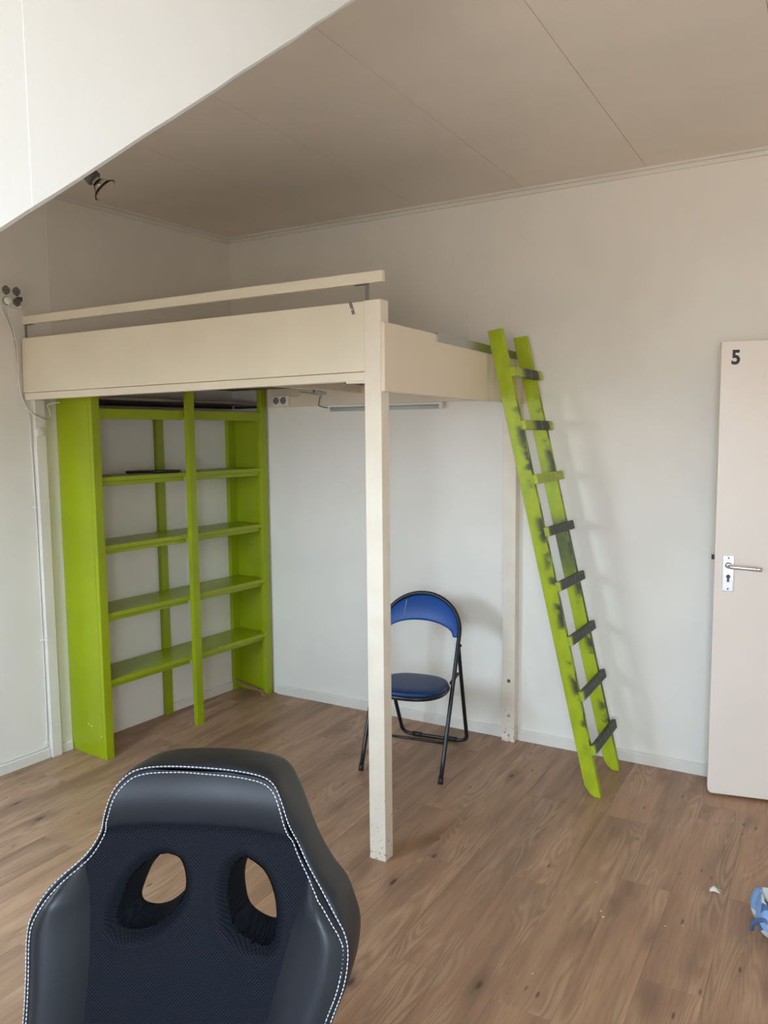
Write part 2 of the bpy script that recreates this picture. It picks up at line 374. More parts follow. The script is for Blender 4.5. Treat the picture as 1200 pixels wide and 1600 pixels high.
# left wall, slightly out of square
def lw_prism(name, t0, t1, n0, n1, z0, z1, mat, parent=None, bevel=0):
    bm = bmesh.new(); P = [(t0,n0),(t0,n1),(t1,n1),(t1,n0)]
    a_hexa(bm, [LW(t,n,z0) for t,n in P], [LW(t,n,z1) for t,n in P]); return finish(name, bm, mat, parent, bevel=bevel)
wl = struct(lw_prism('wall_left', -0.02, 5.3, -0.12, 0.0, 0, H, 'wall'), 'cream painted left wall behind the green bookcase', 'wall')
lw_prism('joint_strip', 1.249, 1.256, 0.0, 0.003, 2.05, H-0.03, 'wall', wl)
struct(box('wall_right', (XR, XR+0.12, YF-0.1, 0.12, 0, H), 'wall'), 'cream painted right wall beyond the open door', 'wall')
bm = bmesh.new()
a_box(bm, -0.75, XC-0.05, YF-0.1, YF, 0, zs(YF)); a_box(bm, XC-0.1, DW[0], YF-0.1, YF, 0, H); a_box(bm, DW[1], XR+0.1, YF-0.1, YF, 0, H)
a_box(bm, DW[0], DW[1], YF-0.1, YF, 0, DW[2]); a_box(bm, DW[0], DW[1], YF-0.1, YF, DW[3], H)
struct(finish('wall_front', bm, 'bright'), 'white window wall of the dormer', 'wall')
# sloped ceiling with the roof window opening
bm = bmesh.new(); T = 0.14
def slope_piece(x0, x1, y0, y1):
    a_hexa(bm, [(x0,y0,zs(y0)),(x1,y0,zs(y0)),(x1,y1,zs(y1)),(x0,y1,zs(y1))], [(x0,y0,zs(y0)+T),(x1,y0,zs(y0)+T),(x1,y1,zs(y1)+T),(x0,y1,zs(y1)+T)])
XS0, XS1 = -0.75, XC-0.04
slope_piece(XS0, RW[0], YF-0.1, YS); slope_piece(RW[1], XS1, YF-0.1, YS); slope_piece(RW[0], RW[1], YF-0.1, RW[2]); slope_piece(RW[0], RW[1], RW[3], YS)
struct(finish('ceiling_slope', bm, 'wall'), 'sloped roof ceiling beside the dormer', 'ceiling')
# dormer cheek: two plaster boards with a joint, lower edge a little wavy
cheek = struct(thing('wall_dormer', 'bright white dormer side wall with slanting lower edge', 'wall', (XC, 0, 0)), 'bright white dormer side wall with slanting lower edge', 'wall')
def cheek_board(y0, y1, dx):
    N = max(2, int((y1-y0)/0.03)); bm = bmesh.new()
    low = []
    for i in range(N+1):
        y = y0 + (y1-y0)*i/N; low.append((y, zs(y) + 0.0005*sin(y*31)+0.0005*sin(y*67+1)+0.0004*sin(y*143)))
    low[-1] = (y1, min(low[-1][1], H))
    cols = []
    for y, z in low:
        zt = max(H, z+0.002)
        cols.append([bm.verts.new((dx, y, z+0.006)), bm.verts.new((dx, y, zt)), bm.verts.new((-0.09, y, zt)), bm.verts.new((-0.09, y, z)), bm.verts.new((dx-0.006, y, z))])
    for A, B in zip(cols, cols[1:]):
        for k in range(5): bm.faces.new((A[k], A[(k+1)%5], B[(k+1)%5], B[k]))
    bm.faces.new(cols[0]); bm.faces.new(cols[-1][::-1])
    return finish('plaster_board', bm, 'bright', cheek)
cheek_board(-3.358, YS, 0.0); cheek_board(YF, -3.3582, -0.0006)
# flat ceiling: slab plus long boards with fine joints
bm = bmesh.new(); a_box(bm, -0.6, XC-0.05, YS-0.1, 0.12, H+0.008, H+0.15); a_box(bm, XC-0.05, XR+0.1, YF-0.1, 0.12, H+0.008, H+0.15)
ceiling = struct(finish('ceiling', bm, 'ceil'), 'flat cream ceiling of wide boards with fine joints', 'ceiling')
xs = [2.541 + 0.595*k for k in range(-5, 4)]; xs = [-0.3] + xs + [XR]
for xa, xb in zip(xs, xs[1:]):
    if xa < XC-0.1: y0 = YS - (0.0 if xb < XC else 0)
    else: y0 = YF
    g = 0.0012; bm = bmesh.new()
    ys_ = [y0, -2.44, 0] if y0 < -3 else [y0, 0]
    for ya, yb in zip(ys_, ys_[1:]):
        if xa < XC < xb and False: pass
        bm = bmesh.new(); a_box(bm, xa+g, xb-g, ya+g, yb, H, H+0.0085); finish('ceiling_panel', bm, 'ceil', ceiling)
bm = bmesh.new(); a_box(bm, XC-0.001, 2.541+0.595-0.0012, YF, YS, H, H+0.0085); finish('ceiling_panel', bm, 'ceil', ceiling)
# cornice laths
bm = bmesh.new(); a_prism(bm, [(0,H),(0,H-0.03),(-0.012,H-0.03),(-0.014,H-0.012),(-0.028,H-0.010),(-0.028,H)], 0, 0.0, XR)
struct(finish('trim_1', bm, 'trim'), 'thin ceiling lath along the back wall', 'trim')
bm = bmesh.new(); pr = [(0,H),(0,H-0.03),(0.012,H-0.03),(0.014,H-0.012),(0.028,H-0.010),(0.028,H)]
A = [bm.verts.new(LW(0.0, n, z)) for n, z in pr]; B = [bm.verts.new(LW(-YS+0.01, n, z)) for n, z in pr]
bm.faces.new(A); bm.faces.new(B[::-1])
for i in range(6): bm.faces.new((A[i], A[(i+1)%6], B[(i+1)%6], B[i]))
struct(finish('trim_2', bm, 'trim'), 'thin ceiling lath along the left wall', 'trim')
# baseboards
bm = bmesh.new()
for a, b_ in ((0.31, 1.856), (1.93, OX0-0.004)): a_prism(bm, [(0,0),(-0.015,0),(-0.015,0.050),(-0.010,0.056),(0,0.056)], 0, a, b_)
struct(finish('baseboard_back', bm, 'trim'), 'low white baseboard along the back wall', 'baseboard')
def lw_base(name, t0, t1):
    bm = bmesh.new(); pr = [(0,0),(0.015,0),(0.015,0.046),(0.011,0.051),(0,0.051)]
    A = [bm.verts.new(LW(t0,n,z)) for n,z in pr]; B = [bm.verts.new(LW(t1,n,z)) for n,z in pr]
    bm.faces.new(A); bm.faces.new(B[::-1])
    for i in range(5): bm.faces.new((A[i], A[(i+1)%5], B[(i+1)%5], B[i]))
    return finish(name, bm, 'trim')
bl = struct(lw_base('baseboard_left', 1.387, 5.0), 'white baseboard along the left wall', 'baseboard')
o = lw_base('segment', 1.256, 1.325); o.parent = bl
o = lw_base('segment', 0.085, 0.59); o.parent = bl
# windows (behind the camera)
def wframe(name, x0, x1, z0, z1, label):
    w = thing(name, label, 'window', ((x0+x1)/2, YF, z0), kind='structure'); W = (x1-x0)/2; Hh = z1-z0
    for e in ((-W,-W+.05,-.08,-.02,0,Hh),(W-.05,W,-.08,-.02,0,Hh),(-.03,.03,-.08,-.02,.05,Hh-.05),(-W+.05,W-.05,-.08,-.02,0,.05),(-W+.05,W-.05,-.08,-.02,Hh-.05,Hh)): box('window_frame', e, 'frame', w)
    box('window_sill', (-W-.03, W+.03, -.02, .12, -.03, -.001), 'frame', w)
wframe('window_1', *DW, 'wide white dormer window')
bm = bmesh.new()
for x0, x1, y0, y1 in ((RW[0], RW[0]+.05, RW[2], RW[3]), (RW[1]-.05, RW[1], RW[2], RW[3]), (RW[0]+.05, RW[1]-.05, RW[2], RW[2]+.05), (RW[0]+.05, RW[1]-.05, RW[3]-.05, RW[3])): slope_piece(x0, x1, y0, y1)
struct(finish('window_2', bm, 'frame'), 'white roof window frame in the sloped ceiling', 'window')

# ================================================================== DOOR (open, hinged beyond the frame edge)
door = thing('door_1', 'open cream flush door with number 5 and metal handle', 'door', (DX, DY, 0), DA, kind='structure')
r = 0.022; pts = [(r + r*cos(a), 0.012 + r + r*sin(a)) for a in [pi + k*pi/12 for k in range(7)]]
bm = bmesh.new(); a_prism(bm, pts + [(DWID, 0.012), (DWID, 2.0326), (0, 2.0326)], 1, 0, 0.04)
finish('door_leaf', bm, 'doorp', door, bevel=0.002)
pl = box('handle_plate', (0.033, 0.080, -0.006, 0.0, 0.945, 1.105), 'alu', door, bevel=0.002)
bm = bmesh.new(); R90 = Matrix.Rotation(radians(90), 4, 'X')
a_cyl(bm, (0.056, -0.004, 1.062), (0.056, -0.012, 1.062), 0.014, 20)
a_tube(bm, smooth_path([(0.056, -0.008, 1.062), (0.056, -0.040, 1.062), (0.066, -0.052, 1.0615), (0.09, -0.054, 1.060), (0.185, -0.054, 1.055)], 6), 0.0095, 14)
lv = finish('lever', bm, 'alu', door, smooth=True)
tube('lever_tip', [(0.160, -0.054, 1.0563), (0.166, -0.054, 1.056)], 0.0101, 'chrome', door, 16)
bm = bmesh.new(); a_cyl(bm, (0.0565, -0.0045, 1.012), (0.0565, -0.0105, 1.012), 0.0088, 20); a_box(bm, 0.0515, 0.0615, -0.0105, -0.0045, 0.988, 1.010)
cy = finish('lock_cylinder', bm, 'lampgrey', door)
box('keyway', (0.0555, 0.0575, -0.0112, -0.0104, 1.006, 1.018), 'ink', door)
for zz in (0.957, 1.094):
    bm = bmesh.new(); a_cyl(bm, (0.0565, -0.0055, zz), (0.0565, -0.008, zz), 0.004, 14); finish('screw', bm, 'lampgrey', door)
box('latch', (-0.012, 0.004, 0.012, 0.028, 1.083, 1.103), 'ink', door)
cu = bpy.data.curves.new('five', 'FONT'); cu.body = '5'; cu.size = 0.09; cu.extrude = 0.0006; cu.offset = 0.0030
tmp = bpy.data.objects.new('five', cu); COL.objects.link(tmp); bpy.context.view_layer.update()
me = bpy.data.meshes.new_from_object(tmp.evaluated_get(bpy.context.evaluated_depsgraph_get())); bpy.data.objects.remove(tmp)
bx = [v.co for v in me.vertices]; x0, x1 = min(c.x for c in bx), max(c.x for c in bx); y0, y1 = min(c.y for c in bx), max(c.y for c in bx)
for v in me.vertices:
    c = v.co.copy(); v.co = (0.041 + (c.x-x0)/(x1-x0)*0.034, -0.0004 - 0.3*(c.z+0.0006), 1.932 + (c.y-y0)/(y1-y0)*0.063)
me.materials.clear(); me.materials.append(M['ink']); num = bpy.data.objects.new('number', me); COL.objects.link(num); num.parent = door; num['label'] = 'black number 5'
bm = bmesh.new(); a_box(bm, OX0, OX0+0.028, 0.0, 0.12, 0, OZ); a_box(bm, OX1-0.012, OX1, 0.0, 0.12, 0, OZ); a_box(bm, OX0+0.028, OX1-0.012, 0.0, 0.12, OZ-0.008, OZ)
struct(finish('trim_3', bm, 'doorp'), 'narrow door frame lining the doorway', 'trim')

# ================================================================== LOFT BED
PX0, PX1, PY0, PY1 = 1.8424, 1.9134, -1.4196, -1.3609
lb = thing('loft_bed', 'cream painted wooden loft bed on a square corner post', 'loft bed', (0, 0, 0))
XW = K*PY0
post = box('post', (PX0, PX1, PY0, PY1, 0, 2.1357), 'post', lb, bevel=0.0025); post['label'] = 'chipped cream corner post'
RX0, RX1 = 1.857, 1.928
rp_ = box('post', (RX0, RX1, -0.0605, -0.001, 0, 1.795), 'post', lb, bevel=0.0025)
bm = bmesh.new(); a_cyl(bm, (1.896, -0.0608, 0.335), (1.896, -0.055, 0.335), 0.010, 16); finish('bolt_hole', bm, 'lampgrey', rp_)
# front board and the batten under it
bm = bmesh.new()
a_hexa(bm, [(XW+0.001,-1.418,1.867),(PX0,-1.4185,1.880),(PX0,-1.378,1.880),(XW+0.005,-1.378,1.867)], [(XW+0.012,-1.418,2.130),(PX0,-1.4185,2.133),(PX0,-1.378,2.133),(XW+0.012,-1.378,2.130)])
fb = finish('front_board', bm, 'cream', lb, bevel=0.003)
bm = bmesh.new()
a_hexa(bm, [(XW+0.01,-1.4165,1.832),(PX0,-1.417,1.846),(PX0,-1.379,1.846),(XW+0.01,-1.379,1.832)], [(XW+0.003,-1.4165,1.8655),(PX0,-1.417,1.8785),(PX0,-1.379,1.8785),(XW+0.003,-1.379,1.8655)])
finish('front_batten', bm, 'cream', lb, bevel=0.003)
box('shim', (1.760, PX0-0.001, -1.4150, -1.380, 1.8385, 1.8455), 'cream', lb)
# side board, over the outside of the post
bm = bmesh.new(); xo0, xo1 = 1.9300, 1.945
a_hexa(bm, [(PX1+0.0005,PY0-0.001,1.8037),(xo0,PY0-0.001,1.8037),(xo1,-0.001,1.797),(RX1+0.0005,-0.001,1.797)], [(PX1+0.0005,PY0-0.001,2.0538),(xo0,PY0-0.001,2.0538),(xo1,-0.001,2.047),(RX1+0.0005,-0.001,2.047)])
for v in bm.verts: v.co.y -= PY0; v.co.x -= 1.926
sb = finish('side_board', bm, 'side', lb, bevel=0.003); sb.location = (1.926, PY0, 0)
bm = bmesh.new()
P = lambda y, dx: 1.9300 + 0.015*(y-PY0)/1.42 + dx - 1.926
y0, y1 = -1.0, -0.10
def Q(y, dx, z): return (P(y, dx), y-PY0, z)
a_hexa(bm, [Q(y0,0.0005,2.022), Q(y0,0.006,2.022), Q(y1,0.006,2.016), Q(y1,0.0005,2.016)], [Q(y0,0.0005,2.058), Q(y0,0.006,2.058), Q(y1,0.006,2.052), Q(y1,0.0005,2.052)])
a_hexa(bm, [Q(y0,-0.028,2.0545), Q(y0,0.0005,2.0545), Q(y1,0.0005,2.0485), Q(y1,-0.028,2.0485)], [Q(y0,-0.028,2.058), Q(y0,0.0005,2.058), Q(y1,0.0005,2.052), Q(y1,-0.028,2.052)])
st = finish('metal_strip', bm, 'strip', lb); st.location = (1.926, PY0, 0); st['label'] = 'grey metal edge strip with green overspray'
# rear ledger, dark strips standing for the shade gap, deck boards, joists
box('rear_ledger', (0.31, RX0-0.001, -0.045, -0.001, 1.82, 1.9295), 'creamdk', lb, bevel=0.003)
lw_prism('left_shade_strip', 0.034, 1.20, 0.0005, 0.03, 1.816, 1.834, 'darkwood_shade', lb)  # dark strip put in for the shaded gap between bookcase top and deck
box('corner_shade_strip', (0.034, 0.252, -0.031, -0.002, 1.816, 1.834), 'darkwood_shade', lb)  # added dark strip, carries the same gap's shade along the back wall
for k in range(7):
    ya = -1.376 + k*0.196; xa = 0.012 + K*ya
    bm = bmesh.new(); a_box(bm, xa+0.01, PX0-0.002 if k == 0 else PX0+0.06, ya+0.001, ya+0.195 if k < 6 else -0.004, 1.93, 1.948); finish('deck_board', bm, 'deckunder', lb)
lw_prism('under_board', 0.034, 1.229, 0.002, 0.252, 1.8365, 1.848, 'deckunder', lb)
for xa in (0.95, 1.42): box('joist', (xa, xa+0.04, -1.377, -0.046, 1.885, 1.9295), 'creamdk', lb)
# wall post against the left wall
wp = lw_prism('side_post', 1.329, 1.383, 0.0005, 0.030, 0, 1.8375, 'trim', lb, bevel=0.002); wp['label'] = 'white post against the left wall'
for z_ in (0.17, 0.62, 1.05, 1.33):
    bm = bmesh.new(); p = LW(1.356, 0.030, z_); a_cyl(bm, p, p + NL*0.002, 0.004, 12); finish('screw', bm, 'whitepl', wp)
bm = bmesh.new(); Mx = Matrix.Translation(LW(1.364, 0.030, 1.676)) @ Vector((0,0,1)).rotation_difference(NL).to_matrix().to_4x4()
a_lathe(bm, [(0.0001,0.012),(0.016,0.012),(0.021,0.010),(0.0235,0.004),(0.0235,0)], Mx, 24); finish('cap', bm, 'trim', wp, smooth=True)
# hand rail on metal brackets
rail = thing('hand_rail', 'cream wooden hand rail above the front board of the loft bed', 'rail', (0, -1.40, 2.2))
bm = bmesh.new(); a_hexa(bm, [(-0.110,-0.01,-0.003),(1.916,-0.01,-0.002),(1.916,0.012,-0.002),(-0.110,0.012,-0.003)], [(-0.110,-0.01,0.036),(1.916,-0.01,0.039),(1.916,0.012,0.039),(-0.110,0.012,0.036)])
finish('plank', bm, 'cream', rail, bevel=0.002)
for xa in (-0.108, 1.838):
    b_ = bmesh.new(); a_box(b_, xa, xa+0.013, 0.001, 0.005, -0.0655, -0.003); a_box(b_, xa-0.045 if xa > 0 else xa, xa+0.013 if xa > 0 else xa+0.06, -0.008, 0.010, -0.0055, -0.0028); finish('bracket', b_, 'grey', rail)
bm = bmesh.new(); a_hexa(bm, [(1.794,-1.421,2.088),(1.805,-1.421,2.091),(1.805,-1.4186,2.091),(1.794,-1.4186,2.088)], [(1.779,-1.421,2.1335),(1.790,-1.421,2.1355),(1.790,-1.4186,2.1355),(1.779,-1.4186,2.1335)])
o = finish('metal_strap', bm, 'grey', lb)
bm = bmesh.new(); a_cyl(bm, (1.793,-1.421,2.107), (1.793,-1.4222,2.107), 0.003, 10); finish('screw', bm, 'whitepl', o)
# thin board on the back wall above the deck
struct(box('trim_4', (0.0, 1.64, -0.004, 0.0, 1.95, 2.293), 'wall'), 'thin board on the back wall above the loft deck', 'trim')

# ================================================================== BOOKCASE (set against the left wall): local x = out of the wall, y = towards the corner
bc = thing('bookcase', 'lime green open bookcase under the loft bed', 'bookcase', (0, 0, 0), TH)
def bcp(name, t0, t1, n0, n1, z0, z1, mat='lime', parent=None, bevel=0.0015):
    return box(name, (n0, n1, -t1, -t0, z0, z1), mat, parent or bc, bevel=bevel)
bcp('side_panel', 1.232, 1.250, 0.0005, 0.266, 0, 1.885); bcp('upright', 1.203, 1.249, 0.2665, 0.294, 0, 1.890)
bcp('side_panel', 0.002, 0.020, 0.0005, 0.255, 0, 1.785); bcp('upright', 0.0, 0.052, 0.2555, 0.283, 0, 1.926)
bcp('upright', 0.606, 0.656, 0.283, 0.312, 0, 1.926)
bcp('back_upright', 0.592, 0.640, 0.0005, 0.030, 0, 1.78); bcp('back_upright', 0.0205, 0.080, 0.0005, 0.030, 0, 1.78)
bcp('back_upright', 1.185, 1.2315, 0.0005, 0.020, 0.3, 1.78)
for z_ in (1.447, 1.100, 0.752, 0.405):
    s = bcp('shelf', 0.0215, 1.2025, 0.031, 0.282, z_-0.022, z_); s.location.x = 0
    b1 = bcp('batten', 0.6575, 1.2025, 0.230, 0.266, z_-0.046, z_-0.0225, parent=s); b2 = bcp('batten', 0.0535, 0.6055, 0.230, 0.262, z_-0.046, z_-0.0225, parent=s)
    for b in (b1, b2): pass
bcp('top_rail', 0.6575, 1.2025, 0.258, 0.282, 1.738, 1.790); bcp('top_rail', 0.0535, 0.6055, 0.256, 0.280, 1.738, 1.790)
bcp('top_board', 0.0815, 1.184, 0.031, 0.255, 1.757, 1.775, 'darkwood_shade')
for (t, z_) in ((1.10, 0.16), (1.07, 0.165), (1.19, 0.12)):
    bm = bmesh.new(); a_cyl(bm, (0.294-(1.25-t)*0.9+0.02, -1.2502, z_), (0.294-(1.25-t)*0.9+0.02, -1.2515, z_), 0.0035, 10); finish('screw', bm, 'whitepl', bc)
wp2 = struct(lw_prism('trim_5', 0.645, 1.225, 0.0005, 0.0045, 0.0, 1.75, 'wall'), 'white board on the wall behind the bookcase', 'trim')
# slat lying askew at the foot of the right side panel
bm = bmesh.new(); a, b_ = Vector((0.035, -0.072, 0.058)), Vector((0.262, -0.060, 0.022)); d = (b_-a).normalized(); s = Vector((0.05,1,0)).normalized()*0.006; u = Vector((0,0,0.008))
a_hexa(bm, [a-s-u, b_-s-u, b_+s-u, a+s-u], [a-s+u, b_-s+u, b_+s+u, a+s+u])
sl = finish('wooden_slat', bm, 'rawwood', bevel=0.001); sl.rotation_euler = (0,0,TH); tag(sl, 'thin bare wooden slat leaning at the foot of the bookcase', 'slat')
bm = bmesh.new(); a_box(bm, 0.245, 0.285, -0.067, -0.054, 0.0, 0.014)
o = finish('foot_block', bm, 'rawwood', sl)
# black looped strap lying on the top shelf
strap = thing('black_strap', 'thin black looped strap lying on the top shelf', 'strap', LW(0.74, 0.15, 1.447), TH)
tube('band', smooth_path([(-0.06,-0.165,0.0085),(-0.04,-0.10,0.0085),(-0.005,-0.04,0.0085)], 6), 0.0075, 'blackpl', strap, 8)
tube('loop', smooth_path([(-0.005,-0.045,0.008),(0.05,-0.01,0.008),(0.09,0.06,0.008),(0.075,0.085,0.008),(0.02,0.05,0.008),(-0.015,-0.02,0.008)], 6), 0.007, 'blackpl', strap, 8)

# ================================================================== LADDER
LBX, LBY = 2.434, -0.31
ld = thing('ladder', 'homemade lime green wooden ladder with black spray paint leaning on the loft bed', 'ladder', (LBX, LBY, 0))
def stile(y0, y1, dx0, dx1):
    back = lambda z: dx0 + (dx1-dx0)*z/2.124
    fr = lambda z: back(z) + 0.0665 + 0.003*z/2.1
    pts = [(fr(0)+0.0, 0.0), (0.034, 0.0), (0.016, 0.012), (back(0.05)+0.002, 0.045), (back(0.09), 0.09), (back(2.118), 2.118), (fr(2.124), 2.126), (fr(1.0)+0.001, 1.0), (fr(0.06), 0.06)]
    bm = bmesh.new(); a_prism(bm, pts, 1, y0, y1); return finish('stile', bm, 'stile', ld, bevel=0.003)
TOPX = 1.940 - LBX
stile(-0.176, -0.144, 0.0, TOPX); stile(0.156, 0.188, 0.003, TOPX)
for i, z_ in enumerate((1.925, 1.682, 1.437, 1.196, 0.949, 0.704, 0.461, 0.217)):
    xf = 0.0682 + (TOPX)*z_/2.124 + 0.003*z_/2.1
    bm = bmesh.new(); a_box(bm, 0.0, 0.022, -0.187, 0.207, -0.022, 0.022)
    o = finish('rung', bm, ('rung1','rung1','rung0','rung2','rung2','rung2','rung2','rung2')[i], ld, bevel=0.004)
    o.location = (xf + 0.001, 0.0, z_); o.rotation_euler = (random.uniform(-0.02, 0.02), -ANG, 0)
for z_ in (1.56, 1.31):
    pass

# ================================================================== FOLDING CHAIR
fc = thing('folding_chair', 'blue and black folding chair standing behind the corner post', 'chair', (1.595, -0.724, 0), 0.1268)
SLP = 0.445; hw = 0.206
path = [(hw, 0, 0.004)] + [(hw+0.004*min(1, z/0.6), SLP*z, z) for z in (0.1, 0.2, 0.3, 0.42, 0.52, 0.6, 0.655)]
arch = [((hw+0.004)*cos(a), SLP*(0.655+0.178*sin(a)), 0.655+0.178*sin(a)) for a in [pi*k/24 for k in range(1, 24)]]
full = path + arch + [(-x, y, z) for x, y, z in reversed(path)]
tube('frame_hoop', full, 0.0105, 'black', fc, 12)
bx_ = 0.186
up_ = (0.205, SLP*0.60+0.022, 0.60); lo = (bx_, 0.492, 0.075)
half = [up_, (0.198, 0.375, 0.36), lo, (bx_-0.003, 0.508, 0.040), (bx_-0.022, 0.516, 0.018), (bx_-0.06, 0.518, 0.0115)]
rear = smooth_path(half, 5) + smooth_path([(-x, y, z) for x, y, z in reversed(half)], 5)
tube('rear_leg_frame', rear, 0.0100, 'black', fc, 12)
for sx_ in (-1, 1):
    tube('foot_sleeve', [(sx_*0.075, 0.518, 0.0135), (sx_*0.125, 0.518, 0.0135)], 0.0132, 'blackpl', fc, 12)
    tube('foot_cap', [(sx_*hw, -0.002, 0.0), (sx_*hw, 0.0125, 0.030)], 0.0128, 'blackpl', fc, 12)
    tube('pivot', [(sx_*0.200, SLP*0.60, 0.60), (sx_*0.224, SLP*0.60+0.012, 0.60)], 0.008, 'black', fc, 10)
    tube('seat_link', [(sx_*0.195, 0.20, 0.428), (sx_*0.199, 0.30, 0.447)], 0.0085, 'black', fc, 10)
tube('stretcher', [(-hw, SLP*0.17, 0.17), (hw, SLP*0.17, 0.17)], 0.0065, 'black', fc, 10)
# backrest panel
def on_plane(x, z, off): 
    bow = 0.012*(1-(x/0.21)**2)
    return (x, SLP*z + bow + off, z)
bm = bmesh.new(); NN = 40; rows = 10; grid = {}
for side, off in ((0, -0.006), (1, 0.006)):
    for i in range(NN+1):
        a = radians(-6) + (pi+radians(12))*i/NN
        xo, zo = 0.203*cos(a), 0.655+0.171*sin(a)
        ai = pi*i/NN; xi, zi = 0.176*cos(ai), 0.640+0.062*sin(ai)
        for j in range(rows+1):
            t = j/rows; puff = 0.006*sin(pi*t)*(1 if side else -1)
            grid[side, i, j] = bm.verts.new(on_plane(xo+(xi-xo)*t, zo+(zi-zo)*t, off+puff))
for side in (0, 1):
    for i in range(NN):
        for j in range(rows): bm.faces.new((grid[side,i,j], grid[side,i+1,j], grid[side,i+1,j+1], grid[side,i,j+1]))
for i in range(NN):
    for j in (0, rows): bm.faces.new((grid[0,i,j], grid[0,i+1,j], grid[1,i+1,j], grid[1,i,j]))
for j in range(rows):
    for i in (0, NN): bm.faces.new((grid[0,i,j], grid[0,i,j+1], grid[1,i,j+1], grid[1,i,j]))
br = finish('backrest', bm, 'blue', fc, smooth=True); br['label'] = 'blue curved vinyl backrest'
bm = bmesh.new(); a_hexa(bm, [on_plane(-0.098,0.725,-0.0135), on_plane(-0.0945,0.725,-0.0135), on_plane(-0.0945,0.725,-0.009), on_plane(-0.098,0.725,-0.009)], [on_plane(-0.095,0.795,-0.0135), on_plane(-0.088,0.795,-0.0135), on_plane(-0.088,0.795,-0.009), on_plane(-0.095,0.795,-0.009)])
finish('tear', bm, 'grey', br)
# seat: rounded pad in a black rim
def seat_ring(sc, z):
    out = []
    for k in range(48):
        a = 2*pi*k/48; cx, cy = cos(a), sin(a); e = 0.74
        x = 0.196*sc*math.copysign(abs(cx)**e, cx); y = 0.188*sc*math.copysign(abs(cy)**e, cy)
        x *= 1.0 - 0.10*max(0, y/0.2) - 0.06*max(0, -y/0.2)**2
        out.append((x*0.94+0.018, 0.112 + y, z - 0.014 + 0.010*(-(y)/0.2)))
    return out
def stack(name, rings, mat, parent):
    bm = bmesh.new(); R = [[bm.verts.new(p) for p in r] for r in rings]
    for A, B in zip(R, R[1:]):
        for k in range(len(A)): bm.faces.new((A[k], A[(k+1)%len(A)], B[(k+1)%len(A)], B[k]))
    bm.faces.new(R[0][::-1]); bm.faces.new(R[-1]); return finish(name, bm, mat, parent, smooth=True)
stack('seat_pad', [seat_ring(0.97,0.425), seat_ring(0.985,0.440), seat_ring(0.965,0.449), seat_ring(0.90,0.4545), seat_ring(0.7,0.458), seat_ring(0.3,0.4595)], 'blueseat', fc)
stack('seat_rim', [seat_ring(0.93,0.412), seat_ring(1.0,0.414), seat_ring(1.025,0.421), seat_ring(1.02,0.430), seat_ring(0.99,0.434)], 'black', fc)

# ================================================================== SOCKETS, CABLES, TUBE LIGHT, SPOT LAMP
def socket_face(parent, name, R, cx, cz):
    """round recessed outlet facing local -y of the matrix R"""
    bm = bmesh.new(); a_lathe(bm, [(0.0001,0.004),(0.016,0.004),(0.0165,0.012),(0.0195,0.012),(0.020,0.009)], R @ Matrix.Translation((cx, cz, 0)), 24); f = finish(name, bm, 'sock', parent, smooth=False)
    for dx in (-0.007, 0.007):
        bm = bmesh.new(); a_cyl(bm, R @ Vector((cx+dx, cz, 0.0035)), R @ Vector((cx+dx, cz, 0.0052)), 0.0026, 10); finish('pin_hole', bm, 'darkslot', f)
    for dz in (-0.0185, 0.0185):
        bm = bmesh.new(); a_hexa(bm, *[[R @ Vector((cx+a, cz+dz+b, h)) for a, b in ((-0.004,-0.002),(0.004,-0.002),(0.004,0.002),(-0.004,0.002))] for h in (0.006, 0.0128)]); finish('earth_clip', bm, 'darkslot', f)
# four-way box on the left wall
RW4 = Matrix((( -TL.x, 0, NL.x, 0), (-TL.y, 0, NL.y, 0), (0, 1, 0, 0), (0,0,0,1)))   # u = along wall towards the corner, v = up, w = out of the wall
def lwm(t, z): m = RW4.copy(); m.translation = LW(t, 0.0, z); return m
q4 = thing('socket_box', 'white four way socket box high on the left wall', 'socket', (0,0,0))
R = lwm(1.478, 2.322)
bm = bmesh.new()
a_prism(bm, [(-0.056,-0.046),(-0.050,-0.052),(0.050,-0.052),(0.056,-0.046),(0.056,0.046),(0.050,0.052),(-0.050,0.052),(-0.056,0.046)], 2, 0.0, 0.030)
bmesh.ops.transform(bm, matrix=R, verts=bm.verts); finish('housing', bm, 'whitepl', q4, bevel=0.003)
Rf = R @ Matrix.Translation((0,0,0.0275))
for cx in (-0.025, 0.027):
    for cz in (0.025, -0.025): socket_face(q4, 'outlet', Rf, cx, cz)
bm = bmesh.new(); a_hexa(bm, *[[R @ Vector((a,b,h)) for a, b in ((0.032,-0.018),(0.0575,-0.018),(0.0575,0.002),(0.032,0.002))] for h in (0.030, 0.0345)]); finish('label_tab', bm, 'lampgrey', q4)
pg = thing('plug', 'round white plug in the four way socket box', 'plug', (0,0,0))
bm = bmesh.new(); a_lathe(bm, [(0.0001,0.068),(0.010,0.068),(0.0155,0.064),(0.0185,0.052),(0.0185,0.042),(0.0150,0.041),(0.0150,0.0345),(0.0001,0.0345)], R @ Matrix.Translation((-0.025,-0.025,0)), 24); finish('body', bm, 'whitepl', pg, smooth=True)
def lwpts(seq): return [LW(t, n, z) for t, n, z in seq]
cb = tube('white_cable', smooth_path(lwpts([(1.496,0.045,2.285),(1.488,0.022,2.255),(1.471,0.014,2.204),(1.453,0.014,2.124),(1.449,0.014,2.032),(1.446,0.014,1.909),(1.438,0.014,1.842),(1.412,0.018,1.786),(1.396,0.034,1.764),(1.364,0.047,1.742),(1.326,0.042,1.736),(1.302,0.030,1.752),(1.298,0.020,1.785),(1.306,0.018,1.808),(1.288,0.04,1.820),(1.264,0.06,1.823)]), 6), 0.0036, 'cablew')
